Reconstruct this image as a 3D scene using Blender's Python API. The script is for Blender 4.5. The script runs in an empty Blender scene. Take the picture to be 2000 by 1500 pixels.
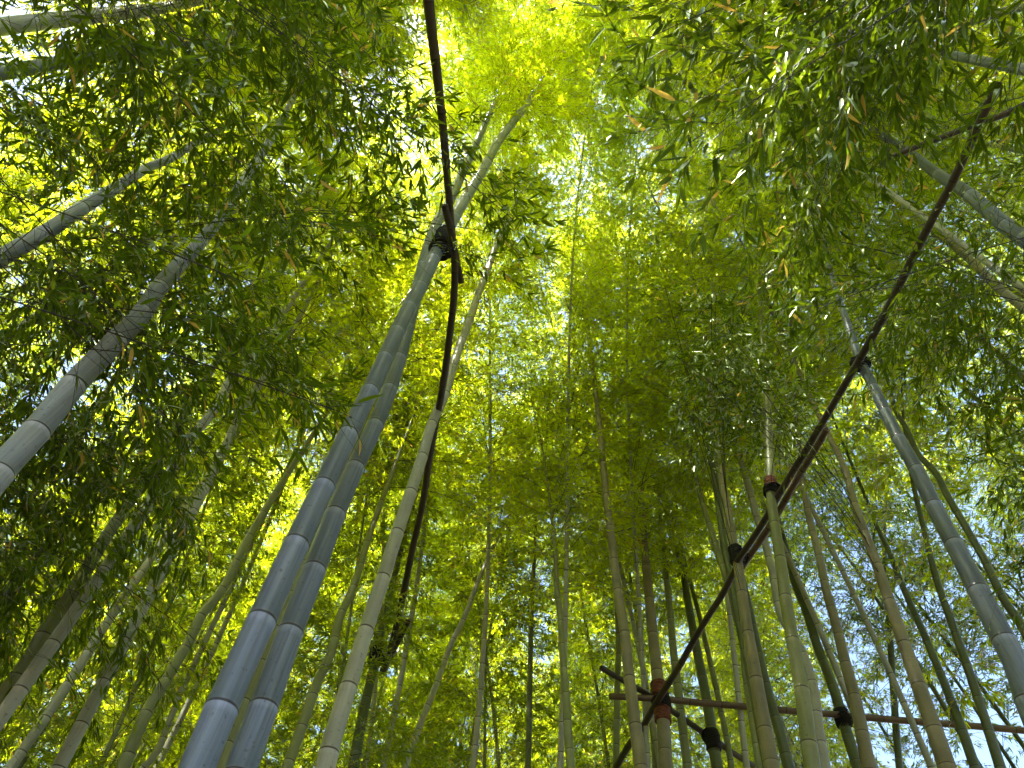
import bpy, math, random
import numpy as np
from mathutils import Matrix, Vector
rng = np.random.default_rng(11); random.seed(11)
S = bpy.context.scene
COL = S.collection

# ------------------------------------------------------------------ camera, sky, sun, exposure
F = 1444.; CX, CY = 1000., 750.          # focal length and centre in photo pixels (2000 x 1500)
VP = (1130., -130.)                      # where the verticals of the place meet in the photo
CAMZ = 1.5
zc = np.array([VP[0]-CX, -(VP[1]-CY), -F]); zc /= np.linalg.norm(zc)
fw = np.array([0, 0, -1.]); yc = fw - zc*(fw@zc); yc /= np.linalg.norm(yc); xc = np.cross(yc, zc)
RC = np.array([xc, yc, zc])
cam = bpy.data.objects.new('camera', bpy.data.cameras.new('camera')); COL.objects.link(cam)
cam.matrix_world = Matrix.Translation((0, 0, CAMZ)) @ Matrix([list(r) for r in RC]).to_4x4()
cam.data.sensor_width = 36; cam.data.lens = 36*F/2000; cam.data.clip_start = 0.05; cam.data.clip_end = 2000
S.camera = cam

SUN_EL, SUN_AZ = 70., 225.               # degrees; azimuth clockwise from +Y (the way the camera heads)
W = bpy.data.worlds.new('World'); S.world = W; W.use_nodes = True
wn = W.node_tree.nodes; bg = wn['Background']
sky = wn.new('ShaderNodeTexSky'); sky.sky_type = 'NISHITA'; sky.sun_disc = False
sky.sun_elevation = math.radians(SUN_EL); sky.sun_rotation = math.radians(SUN_AZ)
sky.air_density = 1.0; sky.dust_density = 1.5; sky.ozone_density = 1.0
W.node_tree.links.new(sky.outputs[0], bg.inputs[0]); bg.inputs[1].default_value = 0.10
sl = bpy.data.lights.new('sun', 'SUN'); sl.energy = 5.0; sl.angle = math.radians(0.6); sl.color = (1, .95, .84)
so = bpy.data.objects.new('sun', sl); COL.objects.link(so)
e, a = math.radians(SUN_EL), math.radians(SUN_AZ)
so.rotation_euler = Vector((math.sin(a)*math.cos(e), math.cos(a)*math.cos(e), math.sin(e))).to_track_quat('Z', 'Y').to_euler()
S.view_settings.view_transform = 'Standard'; S.view_settings.look = 'None'
S.view_settings.exposure = 2.7; S.view_settings.gamma = 1
cy = S.cycles; cy.max_bounces = 7; cy.diffuse_bounces = 3; cy.glossy_bounces = 2; cy.transmission_bounces = 6
cy.transparent_max_bounces = 8; cy.use_denoising = True; cy.use_adaptive_sampling = True; cy.adaptive_threshold = 0.04
cy.sample_clamp_indirect = 8; cy.caustics_reflective = False; cy.caustics_refractive = False
S.render.use_persistent_data = False

def ray(u, v): return RC @ np.array([u-CX, -(v-CY), -F]) / F          # unit depth ray
def on_cyl(u, v, rho):
    d = ray(u, v); k = rho/math.hypot(d[0], d[1]); return np.array([0, 0, CAMZ]) + d*k, k
def on_plane(u, v, z):
    d = ray(u, v); k = (z-CAMZ)/d[2]; return np.array([0, 0, CAMZ]) + d*k, k
def at(u, v, dep): return np.array([0, 0, CAMZ]) + ray(u, v)*dep
def rho_at_height(u, v, z):
    d = ray(u, v); return (z-CAMZ)/d[2]*math.hypot(d[0], d[1])
def project(P):
    q = (np.asarray(P)-np.array([0, 0, CAMZ])) @ RC
    return CX - F*q[..., 0]/q[..., 2], CY + F*q[..., 1]/q[..., 2], -q[..., 2]
RAIL = 6.5                               # height of the bamboo rails

# ------------------------------------------------------------------ materials
def nodes(name):
    m = bpy.data.materials.new(name); m.use_nodes = True; nt = m.node_tree; nt.nodes.clear()
    return m, nt, (lambda t, **k: [n := nt.nodes.new(t), [setattr(n, a, b) for a, b in k.items()]][0]), nt.links.new
def ramp(n, stops):
    cr = n.color_ramp
    while len(cr.elements) < len(stops): cr.elements.new(0.5)
    for el, (p, c) in zip(cr.elements, stops): el.position = p; el.color = (*c, 1)
def leaf_mat(name, refl, trans, tmix=.5, yellow=.03):
    m, nt, N, L = nodes(name)
    at_ = N('ShaderNodeAttribute', attribute_name='rnd')
    r1 = N('ShaderNodeValToRGB'); r2 = N('ShaderNodeValToRGB')
    def var(c, k, w=0.): return (min(1, c[0]*k+w), c[1]*k+w*.7, c[2]*k)
    ramp(r1, [(0, var(refl, .6)), (.5, refl), (1-yellow*1.6, var(refl, 1.35, .012)), (1-yellow, (.26, .19, .05))])
    ramp(r2, [(0, var(trans, .65)), (.5, trans), (1-yellow*1.6, var(trans, 1.25, .05)), (1-yellow, (.55, .34, .06))])
    L(at_.outputs['Fac'], r1.inputs[0]); L(at_.outputs['Fac'], r2.inputs[0])
    d = N('ShaderNodeBsdfDiffuse'); t = N('ShaderNodeBsdfTranslucent'); g = N('ShaderNodeBsdfGlossy'); g.inputs['Roughness'].default_value = .45; g.inputs['Color'].default_value = (.5, .55, .4, 1)
    L(r1.outputs[0], d.inputs[0]); L(r2.outputs[0], t.inputs[0])
    a1 = N('ShaderNodeAddShader'); L(d.outputs[0], a1.inputs[0]); L(t.outputs[0], a1.inputs[1])
    fr = N('ShaderNodeFresnel'); fr.inputs[0].default_value = 1.15
    mx = N('ShaderNodeMixShader'); L(fr.outputs[0], mx.inputs[0]); L(a1.outputs[0], mx.inputs[1]); L(g.outputs[0], mx.inputs[2])
    o = N('ShaderNodeOutputMaterial'); L(mx.outputs[0], o.inputs[0]); return m
M_LEAF_DEEP = leaf_mat('deep_shade_bamboo_leaf', (.035, .060, .007), (.115, .175, .004), yellow=.02)  # same leaf, with the shade on near sprays and thicket painted in darker
M_LEAF_MID = leaf_mat('shade_bamboo_leaf', (.05, .08, .007), (.26, .33, .005))  # leaf darkened partway, the shade of the grove put into its colour
M_LEAF = leaf_mat('bamboo_leaf', (.06, .09, .006), (.61, .68, .009))

def culm_mat(name, base, bloom, dark, rough=.38, bloom_amt=.5, patch=.35):
    m, nt, N, L = nodes(name)
    uv = N('ShaderNodeUVMap'); sx = N('ShaderNodeSeparateXYZ'); L(uv.outputs[0], sx.inputs[0])
    fr = N('ShaderNodeMath', operation='FRACT'); L(sx.outputs[1], fr.inputs[0])
    tc = N('ShaderNodeTexCoord')
    # blotches and long fibres along the stem
    n1 = N('ShaderNodeTexNoise'); n1.inputs['Scale'].default_value = 5.; n1.inputs['Detail'].default_value = 5
    L(tc.outputs['Object'], n1.inputs['Vector'])
    mp = N('ShaderNodeMapping'); mp.inputs['Scale'].default_value = (90, 90, 2.2); L(tc.outputs['Object'], mp.inputs[0])
    n2 = N('ShaderNodeTexNoise'); n2.inputs['Scale'].default_value = 1.; n2.inputs['Detail'].default_value = 3; L(mp.outputs[0], n2.inputs['Vector'])
    n3 = N('ShaderNodeTexNoise'); n3.inputs['Scale'].default_value = 60.; n3.inputs['Detail'].default_value = 2
    L(tc.outputs['Object'], n3.inputs['Vector'])
    pr = N('ShaderNodeValToRGB'); ramp(pr, [(.35, (0, 0, 0)), (.7, (1, 1, 1))]); L(n1.outputs[0], pr.inputs[0])
    base_mix = N('ShaderNodeMixRGB'); base_mix.inputs[1].default_value = (*base, 1); base_mix.inputs[2].default_value = (*[c*.62 for c in base], 1)
    mu = N('ShaderNodeMath', operation='MULTIPLY'); L(pr.outputs[0], mu.inputs[0]); mu.inputs[1].default_value = patch*2; mu.use_clamp = True
    L(mu.outputs[0], base_mix.inputs[0])
    # waxy bloom: strongest just under each node, thin elsewhere and streaky
    br = N('ShaderNodeValToRGB'); ramp(br, [(0, (.35,)*3), (.06, (.2,)*3), (.5, (.32,)*3), (.88, (.42,)*3), (.975, (.8,)*3)])
    L(fr.outputs[0], br.inputs[0])
    st = N('ShaderNodeMapRange'); st.inputs[1].default_value = .3; st.inputs[2].default_value = .7; st.inputs[3].default_value = .5; st.inputs[4].default_value = 1.25
    L(n2.outputs[0], st.inputs[0])
    b1 = N('ShaderNodeMath', operation='MULTIPLY'); L(br.outputs[0], b1.inputs[0]); L(st.outputs[0], b1.inputs[1])
    b2 = N('ShaderNodeMath', operation='MULTIPLY'); L(b1.outputs[0], b2.inputs[0]); b2.inputs[1].default_value = bloom_amt*2; b2.use_clamp = True
    mix = N('ShaderNodeMixRGB'); L(b2.outputs[0], mix.inputs[0]); L(base_mix.outputs[0], mix.inputs[1]); mix.inputs[2].default_value = (*bloom, 1)
    # small dark freckles
    fk = N('ShaderNodeValToRGB'); ramp(fk, [(.64, (0, 0, 0)), (.74, (1, 1, 1))]); L(n3.outputs[0], fk.inputs[0])
    fm = N('ShaderNodeMath', operation='MULTIPLY'); L(fk.outputs[0], fm.inputs[0]); fm.inputs[1].default_value = .55
    mf = N('ShaderNodeMixRGB'); L(fm.outputs[0], mf.inputs[0]); L(mix.outputs[0], mf.inputs[1]); mf.inputs[2].default_value = (*dark, 1)
    # the node scar itself
    rr = N('ShaderNodeValToRGB'); rr.color_ramp.interpolation = 'LINEAR'
    ramp(rr, [(0, (1,)*3), (.018, (1,)*3), (.030, (0,)*3), (.99, (0,)*3), (.996, (.9,)*3)]); L(fr.outputs[0], rr.inputs[0])
    m3 = N('ShaderNodeMixRGB'); L(rr.outputs[0], m3.inputs[0]); L(mf.outputs[0], m3.inputs[1]); m3.inputs[2].default_value = (*dark, 1)
    p = N('ShaderNodeBsdfPrincipled'); L(m3.outputs[0], p.inputs['Base Color']); p.inputs['Roughness'].default_value = rough
    p.inputs['Specular IOR Level'].default_value = .5
    bp = N('ShaderNodeBump'); bp.inputs['Strength'].default_value = .12; bp.inputs['Distance'].default_value = .002
    L(n2.outputs[0], bp.inputs['Height']); L(bp.outputs[0], p.inputs['Normal'])
    o = N('ShaderNodeOutputMaterial'); L(p.outputs[0], o.inputs[0]); return m
M_GREY = culm_mat('blue_grey_culm', (.055, .075, .09), (.26, .30, .42), (.03, .022, .025), rough=.32, bloom_amt=.7)
M_GREY_LIT = culm_mat('lit_grey_culm', (.15, .18, .19), (.48, .51, .60), (.04, .03, .03), rough=.34, bloom_amt=.8)  # grey culm made paler: sky light on the left stems is in the colour
M_PALE = culm_mat('pale_culm', (.30, .31, .24), (.50, .50, .45), (.06, .045, .03), rough=.45, bloom_amt=.45)
M_OLIVE = culm_mat('olive_culm', (.17, .19, .06), (.34, .36, .22), (.05, .035, .02), rough=.4, bloom_amt=.35)
M_GREEN = culm_mat('green_culm', (.065, .085, .022), (.19, .21, .12), (.02, .02, .01), rough=.36, bloom_amt=.3)
M_TAN = culm_mat('weathered_culm', (.20, .175, .09), (.36, .34, .23), (.06, .04, .025), rough=.5, bloom_amt=.3, patch=.5)
M_POLE = culm_mat('brown_dried_pole', (.048, .036, .024), (.12, .095, .07), (.02, .012, .01), rough=.5, bloom_amt=.15, patch=.6)
M_RED = culm_mat('reddish_dried_pole', (.13, .085, .055), (.25, .19, .13), (.03, .015, .012), rough=.5, bloom_amt=.15, patch=.4)

def flat_mat(name, col, rough=.8, noise=None, scale=40, bump=.3, stretch=(1, 1, 1), dist=.01):
    m, nt, N, L = nodes(name)
    tc = N('ShaderNodeTexCoord'); mp = N('ShaderNodeMapping'); mp.inputs['Scale'].default_value = stretch; L(tc.outputs['Object'], mp.inputs[0])
    n = N('ShaderNodeTexNoise'); n.inputs['Scale'].default_value = scale; n.inputs['Detail'].default_value = 6; L(mp.outputs[0], n.inputs['Vector'])
    r = N('ShaderNodeValToRGB'); ramp(r, [(.3, col), (.7, noise or tuple(c*.5 for c in col))]); L(n.outputs[0], r.inputs[0])
    p = N('ShaderNodeBsdfPrincipled'); p.inputs['Roughness'].default_value = rough; L(r.outputs[0], p.inputs['Base Color'])
    bp = N('ShaderNodeBump'); bp.inputs['Strength'].default_value = bump; bp.inputs['Distance'].default_value = dist; L(n.outputs[0], bp.inputs['Height']); L(bp.outputs[0], p.inputs['Normal'])
    o = N('ShaderNodeOutputMaterial'); L(p.outputs[0], o.inputs[0]); return m
M_TWIG = flat_mat('twig_bark', (.045, .045, .02), .6, (.02, .018, .012), 30)
M_ROPE = flat_mat('black_hemp_rope', (.012, .010, .009), .9, (.004, .004, .004), 120, .6)
M_BARK = flat_mat('red_brown_palm_bark', (.21, .065, .035), .9, (.06, .018, .012), 16, .8, (1, 1, 3), .02)
M_GROUND = flat_mat('leaf_litter', (.16, .12, .06), .95, (.05, .045, .02), 3, .5)
M_SCAR = flat_mat('branch_stub', (.10, .09, .05), .8)

# ------------------------------------------------------------------ mesh helpers
def mesh_np(name, V, Fq, mats, uvs=None, rnd=None, smooth=True, mi=None):
    """V (n,3), Fq (m,k) same-size faces"""
    V = np.asarray(V, np.float32); Fq = np.asarray(Fq, np.int32); m, k = Fq.shape
    me = bpy.data.meshes.new(name); me.vertices.add(len(V)); me.vertices.foreach_set('co', V.ravel())
    me.loops.add(m*k); me.loops.foreach_set('vertex_index', Fq.ravel())
    me.polygons.add(m); me.polygons.foreach_set('loop_start', np.arange(0, m*k, k, dtype=np.int32)); me.polygons.foreach_set('loop_total', np.full(m, k, np.int32))
    me.polygons.foreach_set('use_smooth', np.full(m, smooth))
    if uvs is not None:
        l = me.uv_layers.new(name='UVMap'); l.data.foreach_set('uv', np.asarray(uvs, np.float32).ravel())
    if rnd is not None:
        at_ = me.attributes.new('rnd', 'FLOAT', 'FACE'); at_.data.foreach_set('value', np.asarray(rnd, np.float32))
    for x in mats: me.materials.append(x)
    if mi is not None: me.polygons.foreach_set('material_index', np.asarray(mi, np.int32))
    me.update(); me.validate(); return me
def link(name, me, parent=None, loc=None):
    o = bpy.data.objects.new(name, me); COL.objects.link(o)
    if parent is not None: o.parent = parent
    if loc is not None: o.location = loc
    return o
def tag(o, label=None, cat=None, group=None, kind=None):
    if label: o['label'] = label
    if cat: o['category'] = cat
    if group: o['group'] = group
    if kind: o['kind'] = kind
    return o
def unit(v): return v/np.maximum(np.linalg.norm(v, axis=-1, keepdims=True), 1e-9)
def chord(P): return np.concatenate([[0], np.cumsum(np.linalg.norm(np.diff(P, axis=0), axis=1))])
def catmull(P, n, s=None):
    P = np.asarray(P, float); k = len(P)
    if k == 2: return np.linspace(P[0], P[1], n)
    if s is None: s = np.concatenate([[0], np.cumsum(np.maximum(1e-4, np.linalg.norm(np.diff(P, axis=0), axis=1)))])
    m = np.zeros_like(P); d = np.diff(P, axis=0)/np.diff(s)[:, None]; h = np.diff(s)
    m[0] = d[0]; m[-1] = d[-1]; m[1:-1] = (d[:-1]*h[1:, None]+d[1:]*h[:-1, None])/(h[1:]+h[:-1])[:, None]
    t = np.linspace(0, s[-1]*(1-1e-7), n); i = np.clip(np.searchsorted(s, t, side='right')-1, 0, k-2); H = h[i][:, None]; f = ((t-s[i])/h[i])[:, None]
    return (2*f**3-3*f**2+1)*P[i]+(f**3-2*f**2+f)*H*m[i]+(-2*f**3+3*f**2)*P[i+1]+(f**3-f**2)*H*m[i+1]
def tube(C, R, sides, vs=None, cap=True):
    """centres C (n,3), radii R, returns verts, quads, uv per loop"""
    C = np.asarray(C, float); n = len(C); T = unit(np.gradient(C, axis=0))
    ref = np.array([1., 0, 0]) if abs(T[0, 0]) < .8 else np.array([0, 1., 0])
    U = np.zeros_like(C); u = unit(ref-T[0]*(ref@T[0]))
    for i in range(n):
        u = unit(u-T[i]*(u@T[i])); U[i] = u
    Wv = np.cross(T, U); an = np.linspace(0, 2*np.pi, sides, endpoint=False)
    V = C[:, None]+np.asarray(R)[:, None, None]*(U[:, None]*np.cos(an)[None, :, None]+Wv[:, None]*np.sin(an)[None, :, None])
    i, j = np.meshgrid(np.arange(n-1), np.arange(sides), indexing='ij'); i = i.ravel(); j = j.ravel(); j2 = (j+1) % sides
    Q = np.stack([i*sides+j, i*sides+j2, (i+1)*sides+j2, (i+1)*sides+j], 1)
    if vs is None: vs = np.linspace(0, 1, n)
    vs = np.asarray(vs); eps = 1e-4
    uv = np.stack([np.stack([j/sides, vs[i]+eps], 1), np.stack([(j+1)/sides, vs[i]+eps], 1), np.stack([(j+1)/sides, vs[i+1]-eps], 1), np.stack([j/sides, vs[i+1]-eps], 1)], 1)
    return V.reshape(-1, 3), Q, uv.reshape(-1, 2)
FR = np.array([0, .006, .016, .03, .07, .3, .6, .88, .96, .988]); FB = np.array([1.045, 1.05, 1.03, 1.0, .995, .995, .998, 1.0, 1.02, 1.03])
def bamboo_tube(C, R, nodes_s, sides):
    """C dense centre line, R radii, nodes_s arc lengths of nodes (sorted)"""
    seg = np.linalg.norm(np.diff(C, axis=0), axis=1); s = np.concatenate([[0], np.cumsum(seg)]); Lt = s[-1]
    ns = [x for x in nodes_s if 0.02 < x < Lt-.02]; ns = [0]+list(ns)+[Lt]
    SS = []; VV = []; BB = []
    for k in range(len(ns)-1):
        a_, b_ = ns[k], ns[k+1]; SS += list(a_+(b_-a_)*FR); VV += list(k+FR); BB += list(FB if k else np.where(FR < .05, 1, FB))
    SS.append(Lt); VV.append(len(ns)-1); BB.append(1)
    SS = np.array(SS); Cs = np.stack([np.interp(SS, s, C[:, q]) for q in range(3)], 1); Rs = np.interp(SS, s, R)*np.array(BB)
    V, Q, uv = tube(Cs, Rs, sides, VV)
    return V, Q, uv, np.stack([np.interp(ns, s, C[:, q]) for q in range(3)], 1)

# ------------------------------------------------------------------ leaves and branches
def leaf_mesh_arrays(B, D, Nn, Ln, Wd, detail):
    """B base, D direction, Nn normal, Ln length, Wd width -> verts, quads, rnd"""
    n = len(B); D = unit(D); Sd = unit(np.cross(D, Nn)); Nn = np.cross(Sd, D)
    Ln = Ln[:, None]; Wd = Wd[:, None]
    if detail == 0:
        V = np.stack([B, B+D*Ln*.36+Sd*Wd*.5+Nn*Ln*.02, B+D*Ln-Nn*Ln*.10, B+D*Ln*.36-Sd*Wd*.5+Nn*Ln*.02], 1)
        Q = np.arange(n)[:, None]*4+np.array([[0, 1, 2, 3]]); r = rng.random(n)
        return V.reshape(-1, 3), Q, r
    if detail == 1: st = np.array([0, .32, .75, 1.]); wd = np.array([.12, 1, .62, .02]); fold = .10
    else: st = np.array([0, .10, .30, .55, .8, 1.]); wd = np.array([.08, .62, 1, .9, .5, .02]); fold = .16
    bend = (rng.normal(.16, .13, n))[:, None]
    rows = []
    for s_, w_ in zip(st, wd):
        c = B+D*Ln*s_-Nn*Ln*bend*s_**2
        rows += [c+Sd*Wd*.5*w_+Nn*Wd*fold*w_, c, c-Sd*Wd*.5*w_+Nn*Wd*fold*w_]
    V = np.stack(rows, 1); k = len(st); q = []
    for i in range(k-1):
        a_ = i*3; q += [[a_, a_+1, a_+4, a_+3], [a_+1, a_+2, a_+5, a_+4]]
    q = np.array(q); Q = (np.arange(n)[:, None, None]*(3*k)+q[None]).reshape(-1, 4); r = np.repeat(rng.random(n), len(q))
    return V.reshape(-1, 3), Q, r
def make_branches(P0, D, L, droop, nt, kf, leafn, ll=.085, lw=.0125, tw=(.10, .26), t0=.22, hang=.35):
    """P0,D (B,3) L,droop (B,). nt twigs, kf fans per twig, leafn leaves per fan.
    returns leaves (B,D,N,len,wid) and sticks [(A,B,ra,rb)] arrays"""
    nb = len(P0); D = unit(D); L = L[:, None]; Z = np.array([0, 0, -1.])
    def cur(t): return P0[:, None]+D[:, None]*L[:, None]*t[..., None]+Z*(droop[:, None, None]*L[:, None]*t[..., None]**2.2)
    ts = np.linspace(0, 1, 7)[None].repeat(nb, 0); C = cur(ts)                      # main sticks
    rb = np.interp(ts[0], [0, 1], [1, .25])
    A = C[:, :-1].reshape(-1, 3); Bp = C[:, 1:].reshape(-1, 3)
    r0 = (.0030*L*rb[None, :-1]).reshape(-1); r1 = (.0030*L*rb[None, 1:]).reshape(-1)
    t = (t0+(1-t0)*(np.arange(nt)+rng.random((nb, nt)))/nt).clip(0, 1)
    p = cur(t); tan = unit(cur(np.minimum(t+.03, 1.03))-cur(t-.03))
    side = unit(np.cross(tan, Z)+rng.normal(0, .35, p.shape)); sg = np.where(np.arange(nt) % 2 == 0, 1, -1)[None, :, None]
    td = unit(tan*(.75+.3*rng.random((nb, nt, 1)))+side*sg*rng.uniform(.45, 1.0, (nb, nt, 1))+Z*rng.uniform(-.1, hang*.8, (nb, nt, 1)))
    tl = rng.uniform(*tw, (nb, nt))*(1.15-.5*t)*np.minimum(1.25, L/1.0)**.5
    e = p+td*tl[..., None]+Z*(tl[..., None]*.25*hang)
    tA = p.reshape(-1, 3); tB = e.reshape(-1, 3)
    fk = (np.arange(kf)+1)/kf                                                       # fans along twig
    base = p[:, :, None]+(e-p)[:, :, None]*fk[None, None, :, None]
    shape = (nb, nt, kf, leafn)
    base = np.broadcast_to(base[:, :, :, None], shape+(3,)); tdd = np.broadcast_to(td[:, :, None, None], shape+(3,))
    sp = np.linspace(-1, 1, leafn) if leafn > 1 else np.array([0.])
    pn = unit(np.cross(tdd, rng.normal(0, 1, shape+(3,))*.6+Z*1.0+1e-3))             # side axis of the fan
    ld = unit(tdd+pn*(sp*.75)[..., None]+rng.normal(0, .28, shape+(3,))+Z*rng.uniform(0, hang*1.6, shape+(1,)))
    nn = unit(np.array([0, 0, 1.])+rng.normal(0, .45, shape+(3,)))
    ln = ll*rng.uniform(.6, 1.25, shape); wd = lw*rng.uniform(.8, 1.2, shape)*(ln/ll)**.5
    keep = rng.random(shape) < .9
    off = base+rng.normal(0, .006, shape+(3,))
    return (off[keep], ld[keep], nn[keep], ln[keep], wd[keep]), (np.concatenate([A, tA]), np.concatenate([Bp, tB]), np.concatenate([r0, np.full(len(tA), .0013)]), np.concatenate([r1, np.full(len(tA), .0007)]))
def sticks_arrays(A, B, ra, rb):
    d = unit(B-A); ref = np.where(np.abs(d[:, 2:3]) < .9, np.array([[0, 0, 1.]]), np.array([[1., 0, 0]])); u = unit(np.cross(d, ref)); w = np.cross(d, u)
    V = []
    for c, r in ((A, ra), (B, rb)):
        for an in (0, 2.094, 4.189): V.append(c+(u*math.cos(an)+w*math.sin(an))*r[:, None])
    V = np.stack(V, 1); q = np.array([[0, 1, 4, 3], [1, 2, 5, 4], [2, 0, 3, 5]])
    return V.reshape(-1, 3), (np.arange(len(A))[:, None, None]*6+q[None]).reshape(-1, 4)
class Crown:
    def __init__(s): s.l = []; s.st = []
    def add(s, lv, st): s.l.append(lv); s.st.append(st)
    def arrays(s, detail):
        return leaf_mesh_arrays(*[np.concatenate([x[i] for x in s.l]) for i in range(5)], detail)
    def build(s, parent, detail, twig_min=0., leaf=None):
        V, Q, r = s.arrays(detail)
        V0, Q0, r0 = V, Q, r
        A, B, ra, rb = [np.concatenate([x[i] for x in s.st]) for i in range(4)]
        k = ra > twig_min; V, Q = sticks_arrays(A[k], B[k], ra[k], rb[k])
        mi = np.concatenate([np.zeros(len(Q0)), np.ones(len(Q))]); sm = detail > 0
        return link('crown', mesh_np('crown', np.vstack([V0, V]), np.vstack([Q0, Q+len(V0)]), [leaf or M_LEAF, M_TWIG], rnd=np.concatenate([r0, np.full(len(Q), .5)]), smooth=sm, mi=mi), parent)
bare = []                                 # stems that stand clear of leaves over their lower part
def clear_stems(lv, off):
    keep = np.ones(len(lv[0]), bool); c = lv[0]+off+unit(lv[1])*lv[3][:, None]*.5
    u, v, dp = project(c); near = np.where((dp > .3) & (dp < 7))[0]; drop = rng.random(len(near)) < .88
    for (uu, vv, dd, rr) in bare:
        m = (u[near] > uu.min()-60) & (u[near] < uu.max()+60) & (v[near] > vv.min()-60) & (v[near] < vv.max()+60)
        k = np.where(m)[0]
        if not len(k): continue
        q = near[k]; D2 = (u[q][:, None]-uu)**2+(v[q][:, None]-vv)**2; j = D2.argmin(1)
        hit = (np.sqrt(D2[np.arange(len(q)), j]) < rr[j]+lv[3][q]*.35*F/dp[q]) & (dp[q] < dd[j]) & drop[k]
        keep[q[hit]] = False
    return [x[keep] for x in lv]
def build_foliage(p, leaf=None):
    # the high crown in simple leaves, the low sprays in finely folded ones, all one foliage part
    Vs, Qs, rs, ms, n = [], [], [], [], 0
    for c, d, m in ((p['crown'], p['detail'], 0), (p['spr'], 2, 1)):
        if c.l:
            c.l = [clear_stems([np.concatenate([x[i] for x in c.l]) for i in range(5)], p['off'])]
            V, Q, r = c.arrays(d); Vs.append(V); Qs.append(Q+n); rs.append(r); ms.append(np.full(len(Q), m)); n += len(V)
    if not Vs: return
    st = p['crown'].st+p['spr'].st; A, B, ra, rb = [np.concatenate([x[i] for x in st]) for i in range(4)]
    V, Q = sticks_arrays(A, B, ra, rb); Vs.append(V); Qs.append(Q+n); rs.append(np.full(len(Q), .5)); ms.append(np.full(len(Q), 2))
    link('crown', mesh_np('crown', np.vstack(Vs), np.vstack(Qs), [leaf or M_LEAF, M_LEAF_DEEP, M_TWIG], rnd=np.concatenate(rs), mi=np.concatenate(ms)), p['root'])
def crown_on(C, z0, dens=1., nt=16, kf=3, ln=4, Lmax=1.75, ll=.085, lw=.0145, step=.25, flat=None, skip=None):
    """branches from a centre line C above height z0"""
    seg = np.linalg.norm(np.diff(C, axis=0), axis=1); s = np.concatenate([[0], np.cumsum(seg)])
    i0 = np.searchsorted(C[:, 2], z0); i0 = min(i0, len(s)-2); ss = np.arange(s[i0], s[-1], step/dens)
    ss = np.repeat(ss, 3)
    P = np.stack([np.interp(ss, s, C[:, q]) for q in range(3)], 1); n = len(P)
    az0 = rng.random()*6.28; az = az0+np.pi*(np.arange(n)//3 % 2)+(np.arange(n) % 3-1)*.9+rng.normal(0, .5, n)
    f = (ss-s[i0])/max(.1, s[-1]-s[i0]); L = Lmax*(1.0-.62*f)*rng.uniform(.7, 1.15, n)*np.minimum(1, .55+f*4)
    el = np.radians(rng.uniform(18, 48, n)); D = np.stack([np.cos(az)*np.cos(el), np.sin(az)*np.cos(el), np.sin(el)], 1)
    if skip is not None:
        kp = ~skip(P, D, L); P, D, L = P[kp], D[kp], L[kp]
    return make_branches(P, D, L, rng.uniform(.25, .65, len(P)), nt, kf, ln, ll, lw)

# ------------------------------------------------------------------ bamboo plants traced at their real distance
GRP = 'bamboo plants of the grove'
plants = []                               # (root, centre line)
def culm_line(pts, rho, top, lean=None):
    P = []; Rr = []
    for (u, v, w) in pts:
        p, k = on_cyl(u, v, rho); P.append(p); Rr.append(w*k/F/2)
    P = np.array(P); Rr = np.array(Rr); o = np.argsort(P[:, 2]); P = P[o]; Rr = Rr[o]
    if len(P) > 3:                                                                   # taper smoothly, as bamboo does
        c = np.polyfit(P[:, 2], Rr, 1); Rr = .55*Rr+.45*np.polyval(c, P[:, 2])
    lo = P[0]; sl_ = (P[min(2, len(P)-1)]-P[0]); sl_ = sl_/sl_[2]; sl_ = np.array([np.clip(sl_[0], -.08, .08), np.clip(sl_[1], -.08, .08), 1])
    base = lo-sl_*lo[2]*.9; base[2] = -.05
    last = P[-1]; d = unit(P[-1]-P[max(0, len(P)-3)]); rest = max(0., top-last[2])
    ext = []; er = []
    if rest > .5:
        hv = d[:2]/max(d[2], .3); nrm = np.linalg.norm(hv); 
        if nrm > .35: hv = hv/nrm*.35
        for f in (.25, .5, .75, 1.):
            ext.append(last+np.array([*(hv*rest*f*(1+.5*f)), rest*f*(1-.10*f)])); er.append(Rr[-1]*(1-f)+.006*f)
    P = np.vstack([base, P, ext]) if ext else np.vstack([base, P]); Rr = np.concatenate([[Rr[0]*1.05], Rr, er])
    n = 180; C = catmull(P, n); R_ = np.interp(np.linspace(0, chord(P)[-1], n), chord(P), Rr)
    o = np.argsort(C[:, 2]); 
    return C, np.maximum(R_, .004), P
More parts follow.
